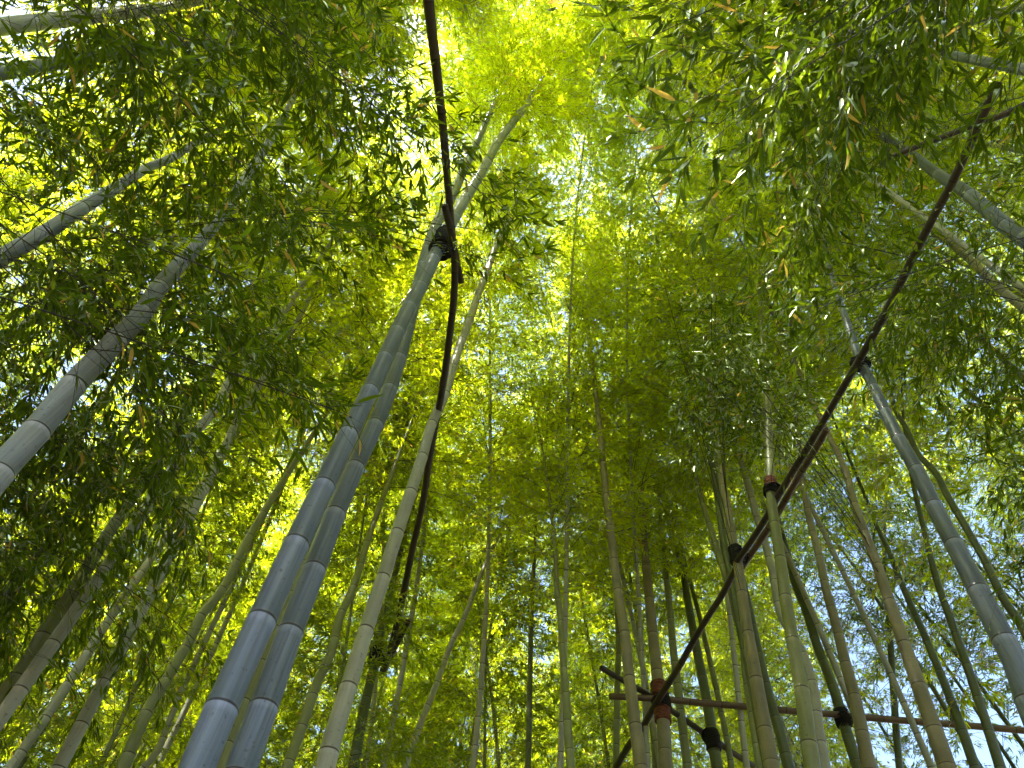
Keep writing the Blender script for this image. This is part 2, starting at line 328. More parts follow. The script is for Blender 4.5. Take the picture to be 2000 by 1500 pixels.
def make_plant(label, mat, pts, rho=None, lash=None, top=15., z0=None, sides=18, crown=True, node_v=None, inter=.29, dens=1., Lmax=1.75, detail=None, clear=.12, **kw):
    if lash: rho = rho_at_height(*lash, RAIL)
    C, R_, P = culm_line(pts, rho, top)
    root = link('bamboo_plant', None, None, (C[0, 0], C[0, 1], 0)); off = np.array([C[0, 0], C[0, 1], 0])
    tag(root, label, 'bamboo', GRP)
    seg = np.linalg.norm(np.diff(C, axis=0), axis=1); s = np.concatenate([[0], np.cumsum(seg)])
    if node_v:
        ns = []
        for v in node_v:
            _, pv, dp = project(C); ok = (dp > .2) & (C[:, 2] > 1.6)
            ns.append(np.interp(-v, -pv[ok], s[ok]))
        ns = sorted(ns); a_ = ns[0]-.24
        while a_ > 0: ns = [a_]+ns; a_ -= .24
        a_ = ns[-1]+.30
        while a_ < s[-1]: ns.append(a_); a_ += .31
    else:
        a_ = .1; ns = []
        while a_ < s[-1]: ns.append(a_); a_ += inter*min(1.15, .72+.05*a_)*rng.uniform(.93, 1.07)
    V, Q, uv, NP = bamboo_tube(C, R_, ns, sides)
    link('culm', mesh_np('culm', V-off, Q, [mat], uv), root)
    if clear:
        uu, vv, dd = project(C); vt = sorted(q[1] for q in pts); ut = sorted(q[0] for q in pts); k_ = (dd > .3) & (vv > vt[0]+clear*(vt[-1]-vt[0])-5) & (vv < 1560) & (uu > -60) & (uu < 2060)
        if vt[-1]-vt[0] < 120: k_ &= (uu > ut[0]-5) & (uu < ut[-1]+5)
        bare.append((uu[k_], vv[k_], dd[k_], R_[k_]*F/dd[k_]))
    if crown:
        cr = Crown(); zt = P[-5][2] if len(P) > 6 else 9
        lv, st = crown_on(C-off, (z0 if z0 else max(6.5, zt*.8)), dens=dens, Lmax=Lmax, **kw)
        cr.add(lv, st)
    else: cr = Crown()
    if detail is None: detail = 1 if rho < 3.3 else 0
    plants.append(dict(root=root, C=C, off=off, crown=cr, detail=detail, R=R_, spr=Crown()))
    return plants[-1]

A = make_plant('big blue-grey bamboo with rope lashing, left one of the close pair', M_GREY,
    [(385,1500,73),(434,1380,67),(513,1208,57),(580,1060,49),(635,945,42),(680,849,37),(723,763,33),(790,618,29),(820,562,27),(846,507,26),(868,460,25),(911,385,22),(947,325,19),(967,287,17),(1000,241,15),(1030,203,13),(1052,168,12),(1091,119,9)],
    rho=2.13, top=17, z0=11.5, sides=40, node_v=[1387,1213,1063,950,848,764,700,648,600,560,506,462,425,385,350,318,287,250], Lmax=1.6)
B = make_plant('big blue-grey bamboo, right one of the close pair, running just behind its neighbour', M_GREY,
    [(471,1500,66),(516,1379,58),(567,1234,52),(614,1113,45),(654,1005,40),(694,913,34),(744,805,30),(780,700,27),(800,625,25),(853,437,20),(880,390,18),(905,335,16),(960,215,12)],
    rho=2.45, top=16, z0=11., sides=40, node_v=[1383,1236,1113,1004,913,830,760,700,640,590], Lmax=1.6)
C_ = make_plant('pale scratched bamboo leaning right behind the dark left rail', M_PALE,
    [(635,1500,42),(642,1470,41),(681,1341,34),(715,1230,29),(748,1129,28),(776,1040,25),(802,962,24),(825,891,21),(844,826,19),(869,770,18),(884,717,17),(902,665,16),(919,620,15),(930,585,14),(955,520,13),(965,490,13),(991,434,11)],
    rho=3.5, top=14, z0=9.2, sides=30, node_v=[1471,1342,1231,1129,1041,962,892,828,770,717,665,620], Lmax=1.3)
D_ = make_plant('slim dark green bamboo close against the pale scratched bamboo', M_GREEN,
    [(690,1500,24),(708,1400,20),(729,1306,17),(746,1222,15),(767,1141,13),(785,1066,11),(800,1010,9),(809,982,8)], lash=(744,1285), top=11, z0=9.4, sides=20, Lmax=1.0, dens=.6)
E_ = make_plant('thick blue-grey bamboo leaning in from the left edge, the lower of two', M_GREY_LIT,
    [(-70,1010,62),(0,919,56),(68,845,52),(143,752,47),(227,665,42),(280,609,38),(305,570,34),(346,521,30),(371,497,27),(406,455,24),(424,434,22),(465,371,20)],
    rho=2.6, top=11, z0=7.5, sides=36, node_v=[842,752,664,609,560,515,470,430])
F_ = make_plant('grey bamboo leaning in from the left edge above the thicker one', M_GREY_LIT,
    [(-80,550,38),(0,504,34),(87,455,32),(161,406,27),(231,364,22),(280,332,18),(336,308,15),(385,276,12)], rho=3.2, top=9.5, z0=6.0, sides=28, node_v=[505,455,406,364,330,305])
G_ = make_plant('pale grey bamboo crossing the top left corner almost flat', M_GREY_LIT,
    [(-60,60,36),(0,52,33),(105,40,31),(210,28,28),(280,21,25),(325,14,20),(400,0,16)], rho=3.6, top=11, z0=7, sides=28)
H_ = make_plant('sunlit pale bamboo showing in pieces between leaves, left of the close pair', M_PALE,
    [(340,910,20),(385,840,18),(420,798,18),(451,742,18),(490,700,17),(525,654,16),(560,600,13)], clear=0, rho=4.0, top=12, z0=7)
I_ = make_plant('second sunlit pale bamboo showing between leaves, lower beside the first', M_PALE,
    [(360,1030,20),(406,941,19),(434,885,18),(475,800,16),(540,700,13)], clear=0, rho=4.5, top=12, z0=7.5)
make_plant('olive bamboo with black nodes rising from the lower left leaves', M_OLIVE,
    [(240,1500,26),(298,1370,23),(318,1339,22),(340,1300,21),(371,1251,20),(395,1199,19),(420,1171,18),(480,1060,15)], rho=5.2, top=13, z0=8)
make_plant('thin pale sunlit bamboo beside the olive bamboo at lower left', M_PALE,
    [(280,1500,14),(297,1482,14),(332,1405,12),(353,1353,12),(378,1300,12),(450,1150,10)], rho=7.0, top=13, z0=8)
make_plant('olive bamboo leaning right across the lower left corner', M_OLIVE,
    [(-20,1400,38),(20,1345,36),(70,1272,34),(87,1237,33),(115,1199,30),(200,1060,24),(260,970,20)], rho=4.2, top=13, z0=8)
make_plant('pale bamboo leaning right, just inside the bottom left corner', M_PALE,
    [(20,1500,20),(90,1400,20),(200,1230,18),(240,1170,17),(330,1040,14)], rho=6.2, top=13, z0=8)
make_plant('narrow olive bamboo half hidden between the close pair', M_OLIVE,
    [(434,1500,22),(443,1460,21),(470,1390,20),(518,1283,17),(560,1180,13)], rho=4.2, top=12, z0=7.5)
make_plant('dull olive bamboo just right of the close pair at the bottom', M_OLIVE,
    [(560,1500,22),(595,1405,20),(623,1325,19),(644,1283,18),(665,1202,17),(686,1157,15),(720,1050,12)], rho=5.6, top=12, z0=7.5)
make_plant('thin leaning pale bamboo crossing the leaves left of centre', M_PALE,
    [(790,1500,14),(807,1451,13),(828,1395,13),(846,1353,12),(860,1314,12),(881,1258,11),(902,1216,10),(940,1120,8)], rho=7.5, top=13, z0=8.5)
make_plant('thin dark green bamboo at bottom centre', M_GREEN,
    [(1031,1500,12),(1033,1430,12),(1035,1325,11),(1038,1200,9),(1044,1080,7)], rho=7.5, top=12, z0=8.)
make_plant('slim olive bamboo with evenly spaced dark nodes, alone right of bottom centre', M_OLIVE,
    [(1115,1500,17),(1108,1409,17),(1105,1356,16),(1101,1306,15),(1098,1260,14),(1094,1199,13),(1087,1143,11),(1086,1097,9)], rho=5.8, top=11, z0=7.0, node_v=[1466,1410,1356,1306,1260,1215,1172])
make_plant('thin olive bamboo mostly behind the sunlit one left of the bark wraps', M_OLIVE,
    [(1203,1500,13),(1205,1381,13),(1206,1325,12),(1208,1272,11),(1205,1180,9)], rho=8, top=13, z0=8.5)
W_ = make_plant('tall sun-dappled bamboo standing left of the bark-wrapped one', M_TAN,
    [(1252,1500,28),(1241,1419,25),(1229,1325,22),(1220,1237,20),(1206,1150,18),(1199,1094,16),(1187,992,14),(1184,968,13),(1175,875,12),(1166,787,10),(1157,717,9),(1147,630,8),(1140,542,6)],
    rho=5.4, top=17, z0=9.8, sides=24, node_v=[1500,1418,1325,1238,1155,1095,1030,968,905,850], Lmax=1.2)
X_ = make_plant('bamboo wearing two bark wraps where three rails cross', M_TAN,
    [(1301,1500,26),(1299,1468,26),(1294,1395,25),(1283,1311,23),(1275,1239,21),(1268,1171,19),(1262,1108,17),(1259,1062,14),(1255,1000,11),(1252,940,9)], lash=(1290,1365), top=16, z0=8.8, sides=24, node_v=[1468,1400,1313,1240,1171,1108])
make_plant('thin pale bamboo passing behind the bark-wrapped one', M_OLIVE,
    [(1280,1500,11),(1271,1395,10),(1255,1311,9),(1248,1237,8)], rho=8.5, top=12, z0=8.5)
make_plant('green bamboo right behind the crossing of the three rails', M_OLIVE,
    [(1343,1500,17),(1332,1412,17),(1322,1325,16),(1315,1269,15),(1308,1185,13),(1301,1125,11),(1297,1080,9)], rho=7.4, top=12, z0=8.5)
Z_ = make_plant('green bamboo lashed to the short slanting rail', M_GREEN,
    [(1401,1500,22),(1391,1440,21),(1384,1388,20),(1372,1325,19),(1361,1269,18),(1352,1220,16),(1342,1167,15),(1335,1122,13),(1324,1080,11),(1314,1045,9)], lash=(1390,1435), top=12, z0=8.5, sides=22)
make_plant('thin crooked bamboo right of the short slanting rail', M_OLIVE,
    [(1429,1500,12),(1419,1440,12),(1408,1388,11),(1401,1353,11),(1391,1311,11),(1384,1279,10),(1377,1251,10),(1366,1202,9),(1352,1150,8)], rho=8, top=11, z0=8.5)
make_plant('slender bamboo with a dark forked side branch, left of the rope knot', M_OLIVE,
    [(1485,1500,17),(1466,1377,16),(1456,1311,15),(1447,1230,15),(1440,1213,14),(1429,1160,14),(1419,1132,13),(1405,1087,12),(1394,1052,12),(1370,975,10),(1352,900,8)], rho=6.0, top=16, z0=9.2)
CC = make_plant('bright sun-dappled bamboo tied by the rope knot beneath the long rail', M_TAN,
    [(1508,1500,31),(1494,1426,28),(1477,1328,25),(1461,1237,22),(1449,1159,20),(1440,1094,19),(1429,1045,18),(1422,996,16),(1412,950,14),(1408,896,12),(1400,860,10)], lash=(1436,1083), top=17, z0=9.5, sides=24, node_v=[1426,1328,1238,1159,1100,1045,996,950])
make_plant('dark green bamboo pressed behind the rope-knotted bamboo', M_GREEN,
    [(1452,1260,15),(1440,1200,15),(1428,1130,15),(1416,1070,15),(1404,990,14),(1396,930,13),(1388,880,11)], rho=5.7, top=12.5, z0=9)
make_plant('shaded bamboo emerging low right of the rope-knotted bamboo', M_GREEN,
    [(1541,1500,23),(1524,1433,21),(1506,1374,18),(1494,1325,16),(1480,1260,13)], rho=5.2, top=11, z0=8.6)
make_plant('pale leaning bamboo dappled with leaf shadows, crossing behind the long rail', M_PALE,
    [(1611,1500,22),(1597,1419,22),(1590,1353,21),(1560,1260,18),(1525,1200,16),(1512,1130,16),(1502,1090,15),(1492,1050,15),(1478,1010,14),(1468,970,14),(1458,936,13),(1446,898,11),(1432,850,9)], rho=6.2, top=16.5, z0=9.6)
GG = make_plant('olive bamboo with one red bark wrap high under the long rail', M_OLIVE,
    [(1587,1500,33),(1580,1454,31),(1566,1348,28),(1548,1251,25),(1534,1167,23),(1524,1092,21),(1513,1024,20),(1506,975,18),(1504,910,17),(1502,870,16),(1500,805,14),(1496,742,12),(1491,690,10)], lash=(1507,955), top=17, z0=9.5, sides=26, node_v=[1454,1348,1251,1167,1092,1024,960,900,850])
HH = make_plant('dark green bamboo lashed to the long level rail', M_GREEN,
    [(1676,1500,22),(1650,1419,21),(1636,1370,20),(1622,1328,19),(1596,1262,18),(1575,1195,16),(1552,1139,14),(1541,1090,12),(1533,1062,10)], lash=(1643,1402), top=12, z0=8.8, sides=22)
make_plant('brown sun-striped bamboo crossing over the middle of the level rail', M_TAN,
    [(1697,1500,29),(1688,1454,26),(1671,1370,23),(1650,1290,20),(1632,1216,18),(1613,1150,16),(1601,1090,14),(1589,1045,13),(1576,992,12),(1568,940,10),(1564,900,9)], rho=5.4, top=16, z0=9, sides=22)
make_plant('faint leafy bamboo between the brown one and the tall brown one', M_GREEN,
    [(1757,1500,14),(1745,1350,13),(1737,1220,12),(1728,1100,9)], clear=0, rho=8.5, top=12, z0=6.2, dens=.5)
JJ = make_plant('tall brownish bamboo with wide worn nodes, crossing over the level rail', M_TAN,
    [(1850,1500,36),(1823,1419,31),(1793,1335,27),(1765,1255,24),(1737,1174,21),(1713,1104,19),(1688,1038,17),(1671,992,15),(1650,917,13),(1636,885,12),(1622,857,11)], rho=4.9, top=17, z0=9, sides=24, node_v=[1425,1340,1258,1175,1105,1040,985])
make_plant('thin dark bamboo against the blue sky, right of the tall brownish one', M_GREEN,
    [(1905,1500,21),(1874,1412,18),(1846,1339,16),(1804,1237,14),(1765,1150,12),(1737,1080,10),(1709,1020,8),(1692,975,7)], rho=6.5, top=12, z0=8.5, sides=16)
make_plant('leafy dark bamboo against open sky near the bottom right corner', M_GREEN,
    [(1954,1500,21),(1926,1412,18),(1895,1318,17),(1860,1220,15),(1835,1150,14),(1818,1090,12),(1807,1045,10)], rho=6.2, top=11, z0=5.6, sides=16, dens=.7, Lmax=.9)
MM = make_plant('thick smooth grey bamboo running off the right edge, its upper part behind the long rail', M_GREY,
    [(2060,1490,54),(2010,1370,50),(1982,1290,46),(1961,1251,44),(1911,1153,38),(1863,1062,34),(1823,987,30),(1790,917,28),(1755,856,24),(1729,803,21),(1706,756,19),(1676,695,17),(1657,637,13),(1640,588,11),(1625,542,9),(1616,505,8)],
    lash=(1678,707), top=16, z0=8.6, sides=36, node_v=[1370,1251,1153,1062,987,917,856,803,756,715,675,637], Lmax=1.2)
make_plant('thin green bamboo half hidden behind the thick grey one at right', M_GREEN,
    [(2040,1330,18),(1990,1213,17),(1965,1178,16),(1923,1094,15),(1895,1045,14),(1874,1008,14),(1853,973,13),(1825,920,12),(1797,892,11),(1772,840,10),(1751,805,9),(1737,752,7)], rho=5.2, top=12, z0=8.5)
NN = make_plant('grey bamboo coming down to the right edge over the long rail', M_GREY,
    [(2090,530,38),(2000,465,34),(1965,441,31),(1895,381,25),(1825,336,20),(1790,308,17),(1720,262,14),(1685,241,11),(1646,217,9)], rho=3.4, top=12, z0=8.2, sides=28, node_v=[441,381,340,308,280])
OO = make_plant('slim pale bamboo sloping down to the right edge below the grey one', M_PALE,
    [(2060,660,20),(2000,602,18),(1947,560,17),(1909,521,15),(1860,479,14),(1818,451,12),(1762,406,10),(1734,385,8)], rho=4.8, top=13, z0=9)
make_plant('small pale bamboo peeping through leaves at the upper right', M_PALE,
    [(1700,350,9),(1653,318,9),(1615,287,9),(1590,262,8),(1566,241,8),(1538,213,7)], clear=0, rho=3.0, top=14.5, z0=12)
make_plant('short dark bamboo stalk behind the darkest leaves at left', M_GREEN,
    [(-30,1225,30),(0,1185,27),(35,1132,24),(87,1073,20),(122,1020,17),(150,982,14)], clear=0, rho=4.2, top=8.4, z0=6.2, dens=1.2)
TR = len(plants)

# ------------------------------------------------------------------ leafy sprays that hang close to the camera, each on its own plant
def off_plant(label, x, y, top, lean, mat, r=.055, z0=5.5, **kw):
    n = 60; t = np.linspace(0, 1, n)
    C = np.stack([x+lean[0]*t**1.7*top, y+lean[1]*t**1.7*top, -.05+top*t], 1); R_ = r*(1-.85*t**1.3)
    root = link('bamboo_plant', None, None, (x, y, 0)); off = np.array([x, y, 0.]); tag(root, label, 'bamboo', GRP)
    ns = list(np.arange(.1, top, .29)); V, Q, uv, _ = bamboo_tube(C, R_, ns, 16)
    link('culm', mesh_np('culm', V-off, Q, [mat], uv), root)
    cr = Crown(); plants.append(dict(root=root, C=C, off=off, crown=cr, detail=0, R=R_, spr=Crown()))
    if z0: cr.add(*crown_on(C-off, z0, **kw))
    return plants[-1]
PL = off_plant('bamboo beyond the left edge whose long sprays hang before the others', -3.0, .9, 13, (.04, .03), M_GREY, z0=7.5)
PL0 = off_plant('bamboo beyond the top left corner roofing that corner with leaves', -2.2, 0., 13, (.04, .05), M_GREY, z0=7.5)
PL2 = off_plant('bamboo beyond the left edge carrying the darkest low sprays', -3.2, 2.6, 9, (.0, .0), M_GREEN, z0=6.5)
PR0 = off_plant('bamboo beyond the top edge whose dark sprays reach over the bright gap', 1.4, -.5, 13, (.02, .05), M_GREY, z0=8.5)
PR = off_plant('bamboo beyond the top right corner hiding the rail end with leaves', 3.0, .2, 13, (-.03, .04), M_GREY, z0=7.5)
PR2 = off_plant('bamboo beyond the right edge with broad low sprays', 4.4, 2.6, 11, (-.02, .02), M_GREEN, z0=7.)
PT = off_plant('bamboo behind the viewer arching its bright crown over the top centre', .2, -3., 17, (.03, .23), M_PALE, z0=9, dens=.95, Lmax=2.05)
PT2 = off_plant('bamboo behind the viewer arching its crown over the top right gap', 2.6, -2.6, 17, (-.01, .30), M_PALE, z0=9, dens=1.15, Lmax=2.05)
PT3 = off_plant('bamboo behind the viewer arching its crown over the right of the bright gap', 4.2, -1.4, 16, (-.14, .28), M_PALE, z0=8.5, dens=1.15, Lmax=2.05)
PL3 = off_plant('bamboo beyond the top edge closing the roof left of the vertical rail', -1.6, -2.2, 16, (-.02, .22), M_PALE, z0=8.5, dens=1.2, Lmax=2.1)
PL4 = off_plant('bamboo beyond the left edge closing the high roof at the upper left', -4.6, -.6, 15, (.08, .16), M_PALE, z0=7.5, dens=1.2, Lmax=2.1)
PR3 = off_plant('bamboo beyond the right edge closing the high roof at the upper right', 5.4, .6, 15, (-.10, .10), M_PALE, z0=7.5, dens=1.2, Lmax=2.1)

def spray(plant, tips, start=None, nt=12, kf=2, ln=5, hang=.35, ll=.080, lw=.0118, dz=(-1.0, .35), drp=.35, t0=.25):
    """branches whose outer ends reach the given points (k,3) from the nearest part of the plant's stem"""
    C = plant['C']; P0 = []; D = []; LL = []; dr = []
    for p in tips:
        dd = np.abs(C[:, 2]-max(2.3, p[2]-rng.uniform(*dz))); j = int(np.argmin(np.where(C[:, 2] > 2.2, dd, 99)))
        v = p-C[j]; l = np.linalg.norm(v); d_ = rng.uniform(.5, 1.3)*drp
        v2 = v+np.array([0, 0, d_*l]); l2 = np.linalg.norm(v2)
        P0.append(C[j]); D.append(v2/l2); LL.append(l2); dr.append(d_*l/l2)
    P0 = np.array(P0)-plant['off']; D = np.array(D); LL = np.array(LL); dr = np.array(dr)
    for i in range(len(P0)):
        n = max(5, int(nt*min(LL[i], 1.5)*(1-t0)/.75)); tt = t0 if LL[i] < 1.6 else 1-1.2/LL[i]
        lv, st = make_branches(P0[i:i+1], D[i:i+1], LL[i:i+1], dr[i:i+1], int(n*1.3), kf+1, ln, ll, lw, t0=tt, hang=hang, tw=(.16, .42))
        st = (st[0], st[1], np.minimum(st[2], .0030), np.minimum(st[3], .0030)); plant['spr'].add(lv, st)
def region(poly, dr, n, seed=None):
    """n points over a picture region (quad as 4 corners) at distances dr"""
    q = np.array(poly, float); out = []
    for i in range(n):
        a_, b_ = rng.random(2); uv_ = (q[0]*(1-a_)+q[1]*a_)*(1-b_)+(q[3]*(1-a_)+q[2]*a_)*b_
        out.append(at(uv_[0], uv_[1], rng.uniform(*dr)))
    return out
def nearest_spray(cands, tips, **kw):
    for p in tips:
        best = min(cands, key=lambda c: rng.uniform(0, .7)+np.min(np.linalg.norm(c['C'][c['C'][:, 2] > 2.2]-p, axis=1)))
        spray(best, [p], **kw)
LEFT = [F_, G_, PL, PL0]; RIGHT = [NN, OO, PR, PR2, PR0]
# upper left: a broad roof of sprays
nearest_spray(LEFT, region([(-50,-60),(820,-80),(860,480),(-50,420)], (2.5, 4.4), 50), nt=11)
nearest_spray([F_, H_, I_, PL], region([(150,380),(830,400),(700,820),(350,760)], (2.9, 4.4), 26), nt=10)
nearest_spray([F_, H_, I_, PL], region([(-40,480),(300,480),(430,950),(-40,950)], (3.0, 4.4), 20), nt=10)
spray(PL, [at(650,800,2.5), at(420,905,2.5), at(500,560,2.4), at(330,690,2.4)], nt=10, t0=.35, drp=.1)
nearest_spray(LEFT, region([(800,250),(1040,330),(1040,560),(880,480)], (3.0, 4.4), 8), nt=9)
nearest_spray([PL, PL0, F_], region([(-60,60),(260,40),(300,420),(-60,480)], (3.2, 5.0), 12), nt=12)
# dark low sprays at the left
nearest_spray([PL2, PL], region([(-30,830),(420,850),(430,1080),(-30,1280)], (2.9, 4.0), 32), nt=12, hang=.6)
nearest_spray([PL2, PL], region([(-30,1280),(300,1180),(480,1330),(-30,1500)], (3.4, 4.6), 18), nt=10, hang=.6)
# upper right: dark sprays over the bright gap
spray(PR0, region([(1110,0),(1330,0),(1420,300),(1260,350)], (1.9, 2.4), 10), nt=7, ln=5, ll=.085, hang=.8)
nearest_spray([PR0, PR], region([(1330,-40),(1700,-60),(1700,330),(1400,330)], (2.1, 3.0), 9), nt=9, hang=.6)
nearest_spray(RIGHT, region([(1600,-60),(2050,-60),(2050,430),(1500,400)], (2.5, 4.0), 21), nt=11)
nearest_spray(RIGHT, region([(1400,380),(2040,400),(2040,620),(1500,640)], (2.8, 4.2), 20), nt=11, hang=.5)
nearest_spray([W_, CC, JJ], region([(1280,520),(1500,560),(1500,900),(1330,860)], (4.0, 5.2), 18), nt=11, hang=.8, dz=(-1.3, -.3))
nearest_spray([CC, GG, OO, NN, JJ, PR2], region([(1500,620),(2030,620),(2030,900),(1560,760)], (4.0, 5.5), 22), nt=11, hang=.5)
nearest_spray([PR2], region([(1900,900),(2060,850),(2060,1230),(1960,1200)], (3.4, 4.2), 10), nt=11, hang=.6)


# ------------------------------------------------------------------ the grove behind: whole plants copied from a few grown ones
def proto(h, z0, r, mat, nt, ll, lw, dens, Lmax, lean, leaf=None):
    n = 50; t = np.linspace(0, 1, n); C = np.stack([lean*h*t**2.6, .02*h*np.sin(t*5), -.05+h*t], 1); R_ = r*(1-.88*t**1.25)
    V, Q, uv, _ = bamboo_tube(C, R_, list(np.arange(.1, h, .30)), 10); cm = mesh_np('culm', V, Q, [mat], uv)
    cr = Crown(); cr.add(*crown_on(C, z0, dens=dens, nt=nt, kf=3, ln=4, Lmax=Lmax, ll=ll, lw=lw))
    root = link('bamboo_plant', None); link('culm', cm, root); cr.build(root, 0, .002, leaf)
    return root
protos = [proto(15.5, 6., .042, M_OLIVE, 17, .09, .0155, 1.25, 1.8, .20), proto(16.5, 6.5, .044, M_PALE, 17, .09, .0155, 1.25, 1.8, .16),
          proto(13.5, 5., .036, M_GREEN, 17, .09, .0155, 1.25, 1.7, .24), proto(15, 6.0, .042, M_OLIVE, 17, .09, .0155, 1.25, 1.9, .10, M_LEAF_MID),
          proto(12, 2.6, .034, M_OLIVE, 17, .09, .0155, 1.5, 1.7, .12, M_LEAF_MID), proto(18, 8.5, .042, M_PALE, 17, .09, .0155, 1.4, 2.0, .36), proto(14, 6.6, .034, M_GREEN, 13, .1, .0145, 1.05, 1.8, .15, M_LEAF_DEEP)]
def ok_place(x, y):
    r = math.hypot(x, y); az = math.degrees(math.atan2(x, y))
    if abs(az) > 105: return r > 3.4 and r < 8 and (int(x*7.3+y*3.1) % 3 != 0)
    if r < 6.8: return False
    if az > 33 and az < 56 and r > 7.5: return r > 8.2 and r < 11.5
    if az > 27 and r > 11.5: return False
    return r < (22 if -25 < az < 18 else 18)
spots = [(r_*math.sin(math.radians(z_)), r_*math.cos(math.radians(z_))) for z_, r_ in ((12, 7.6), (-1, 7.9), (5, 7.0), (-8, 8.3), (19, 7.4))]; FORCED = set(spots)
tries = 0
while len(spots) < 235 and tries < 30000:
    tries += 1; x, y = rng.uniform(-18, 13), rng.uniform(-6, 22)
    if not ok_place(x, y): continue
    if all((x-a_)**2+(y-b_)**2 > .9**2 for a_, b_ in spots): spots.append((x, y))
first = set()
spots.sort(key=lambda s_: math.hypot(*s_))
for i, (x, y) in enumerate(spots):
    rr = math.hypot(x, y); azd = abs(math.degrees(math.atan2(x, y)))
    k = int(rng.integers(0, 4)) if rr < 8.5 else int(rng.choice([0, 1, 2, 3, 3, 4, 4, 4]))
    if (rr < 9.3 or azd > 105) and rng.random() < (.7 if azd < 50 else .4) or (x, y) in FORCED: k = 5
    if -12 < math.degrees(math.atan2(x, y)) < 11 and rr < 11.8 and (x, y) not in FORCED: k = 4 if rr < 9.6 else 5
    if -50 < math.degrees(math.atan2(x, y)) < -12 and rr < 9.5 and rng.random() < .6: k = 4
    if 33 < math.degrees(math.atan2(x, y)) < 56 and rr > 7.5: k = 6
    pr = protos[k]
    if k in first:
        o = pr.copy(); COL.objects.link(o)
        for ch in pr.children:
            c = ch.copy(); COL.objects.link(c); c.parent = o
    else: o = pr; first.add(k)
    # crowns tip over towards the light above the path
    toward = math.atan2(-y, -x)+rng.normal(0, .3 if k == 5 else .7)
    o.location = (x, y, 0); sc = rng.uniform(.9, 1.12); o.scale = (sc, sc, sc); o.rotation_euler = (0, 0, toward)
    tag(o, 'distant leafy bamboo standing deep in the grove behind the nearer ones', 'bamboo', 'distant bamboo plants')

# the rest of the grove behind the path, one mass
Vs, Qs, rs, ms, nv = [], [], [], [], 0
ring = [(rng.uniform(98, 262), rng.uniform(8.5, 12.5), 1.8, .42) for i in range(34)]
ring += [(z_+rng.uniform(-1.6, 1.6), rng.uniform(21, 26) if -30 < z_ < 20 else rng.uniform(18, 22), 1., .34) for z_ in np.repeat(np.arange(-110, 27, 3.0), 3)]
ring += [(z_, rng.uniform(13, 17), 1., .4) for z_ in np.arange(56, 104, 4.)]
for az_, r_, z0_, stp in ring:
    az_ = math.radians(az_); h_ = rng.uniform(9, 13) if r_ < 13 else rng.uniform(12, 16); n_ = 40; t_ = np.linspace(0, 1, n_)
    c_ = np.stack([math.sin(az_)*r_*(1-.1*t_**2), math.cos(az_)*r_*(1-.1*t_**2), -.05+h_*t_], 1)
    V, Q, uv, _ = bamboo_tube(c_, .045*(1-.85*t_), list(np.arange(.1, h_, .6)), 6)
    Vs.append(V); Qs.append(Q+nv); rs.append(np.full(len(Q), .5)); ms.append(np.zeros(len(Q))); nv += len(V)
    lv, st = crown_on(c_, z0_, nt=9, step=stp, ll=.12, lw=.023); V, Q, r_l = leaf_mesh_arrays(*lv, 0)
    Vs.append(V); Qs.append(Q+nv); rs.append(r_l); ms.append(np.ones(len(Q))); nv += len(V)
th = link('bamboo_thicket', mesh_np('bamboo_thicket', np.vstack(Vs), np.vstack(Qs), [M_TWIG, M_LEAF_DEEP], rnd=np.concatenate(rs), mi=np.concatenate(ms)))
tag(th, 'mass of leafy bamboo closing the grove far behind every other stem', 'bamboo thicket', None, 'stuff')

# ------------------------------------------------------------------ rails, ropes, bark wraps
def rail(label, pts, mat, dz=0., grp='bamboo rails', sides=18, vmin=-60):
    P = []; R_ = []
    for u, v, w in pts:
        p, k = on_plane(u, v, RAIL+dz); P.append(p); R_.append(w*k/F/2)
    P = np.array(P); R_ = np.array(R_); C = catmull(P, 60); Rr = np.interp(np.linspace(0, chord(P)[-1], 60), chord(P), R_)
    c = np.polyfit(np.arange(60), Rr, 1); Rr = .3*Rr+.7*np.polyval(c, np.arange(60))
    uu, vv, dd = project(C); k_ = (vv > max(-60, vmin)) & (vv < 1560)
    if k_.any(): bare.append((uu[k_], vv[k_], dd[k_], Rr[k_]*F/dd[k_]))
    Lt = np.linalg.norm(np.diff(C, axis=0), axis=1).sum(); off = C[0]
    V, Q, uv, _ = bamboo_tube(C, Rr, list(np.arange(.17, Lt, .33)), sides)
    # closed ends with the hollow of the cut pole
    n0 = len(V); Vc = []; Qc = []
    for base, cen, rr in ((0, C[0], Rr[0]), (n0-sides, C[-1], Rr[-1])):
        ring = V[base:base+sides]; inn = cen+(ring-cen)*.72; dirn = unit(C[1]-C[0]) if base == 0 else unit(C[-2]-C[-1])
        k0 = n0+len(Vc); Vc += list(inn)+list(inn+dirn*.08)
        for j in range(sides):
            j2 = (j+1) % sides; a_ = [base+j, base+j2, k0+j2, k0+j]; b_ = [k0+j, k0+j2, k0+sides+j2, k0+sides+j]
            Qc += [a_, b_]
    V = np.vstack([V, Vc]); Q = np.vstack([Q, Qc]); uv = np.vstack([uv, np.full((len(Qc)*4, 2), .5)])
    o = link('bamboo_rail', mesh_np('bamboo_rail', V-off, Q, [mat], uv), None, off); tag(o, label, 'rail', grp); return C
rail('dark rail rising straight up from the left rope knot to the top edge', [(832,-60,26),(837,0,23),(853,140,18),(863,227,15),(877,385,14),(885,470,14),(901,552,13)], M_POLE, dz=.07)
rail('long dark rail dropping from the left rope knot towards bottom centre', [(868,400,15),(886,480,15),(888,549,14),(877,665,14),(862,770,13),(842,875,13),(825,985,12),(804,1080,12),(790,1150,13),(779,1202,13),(765,1258,13),(748,1310,13)], M_POLE, dz=0.)
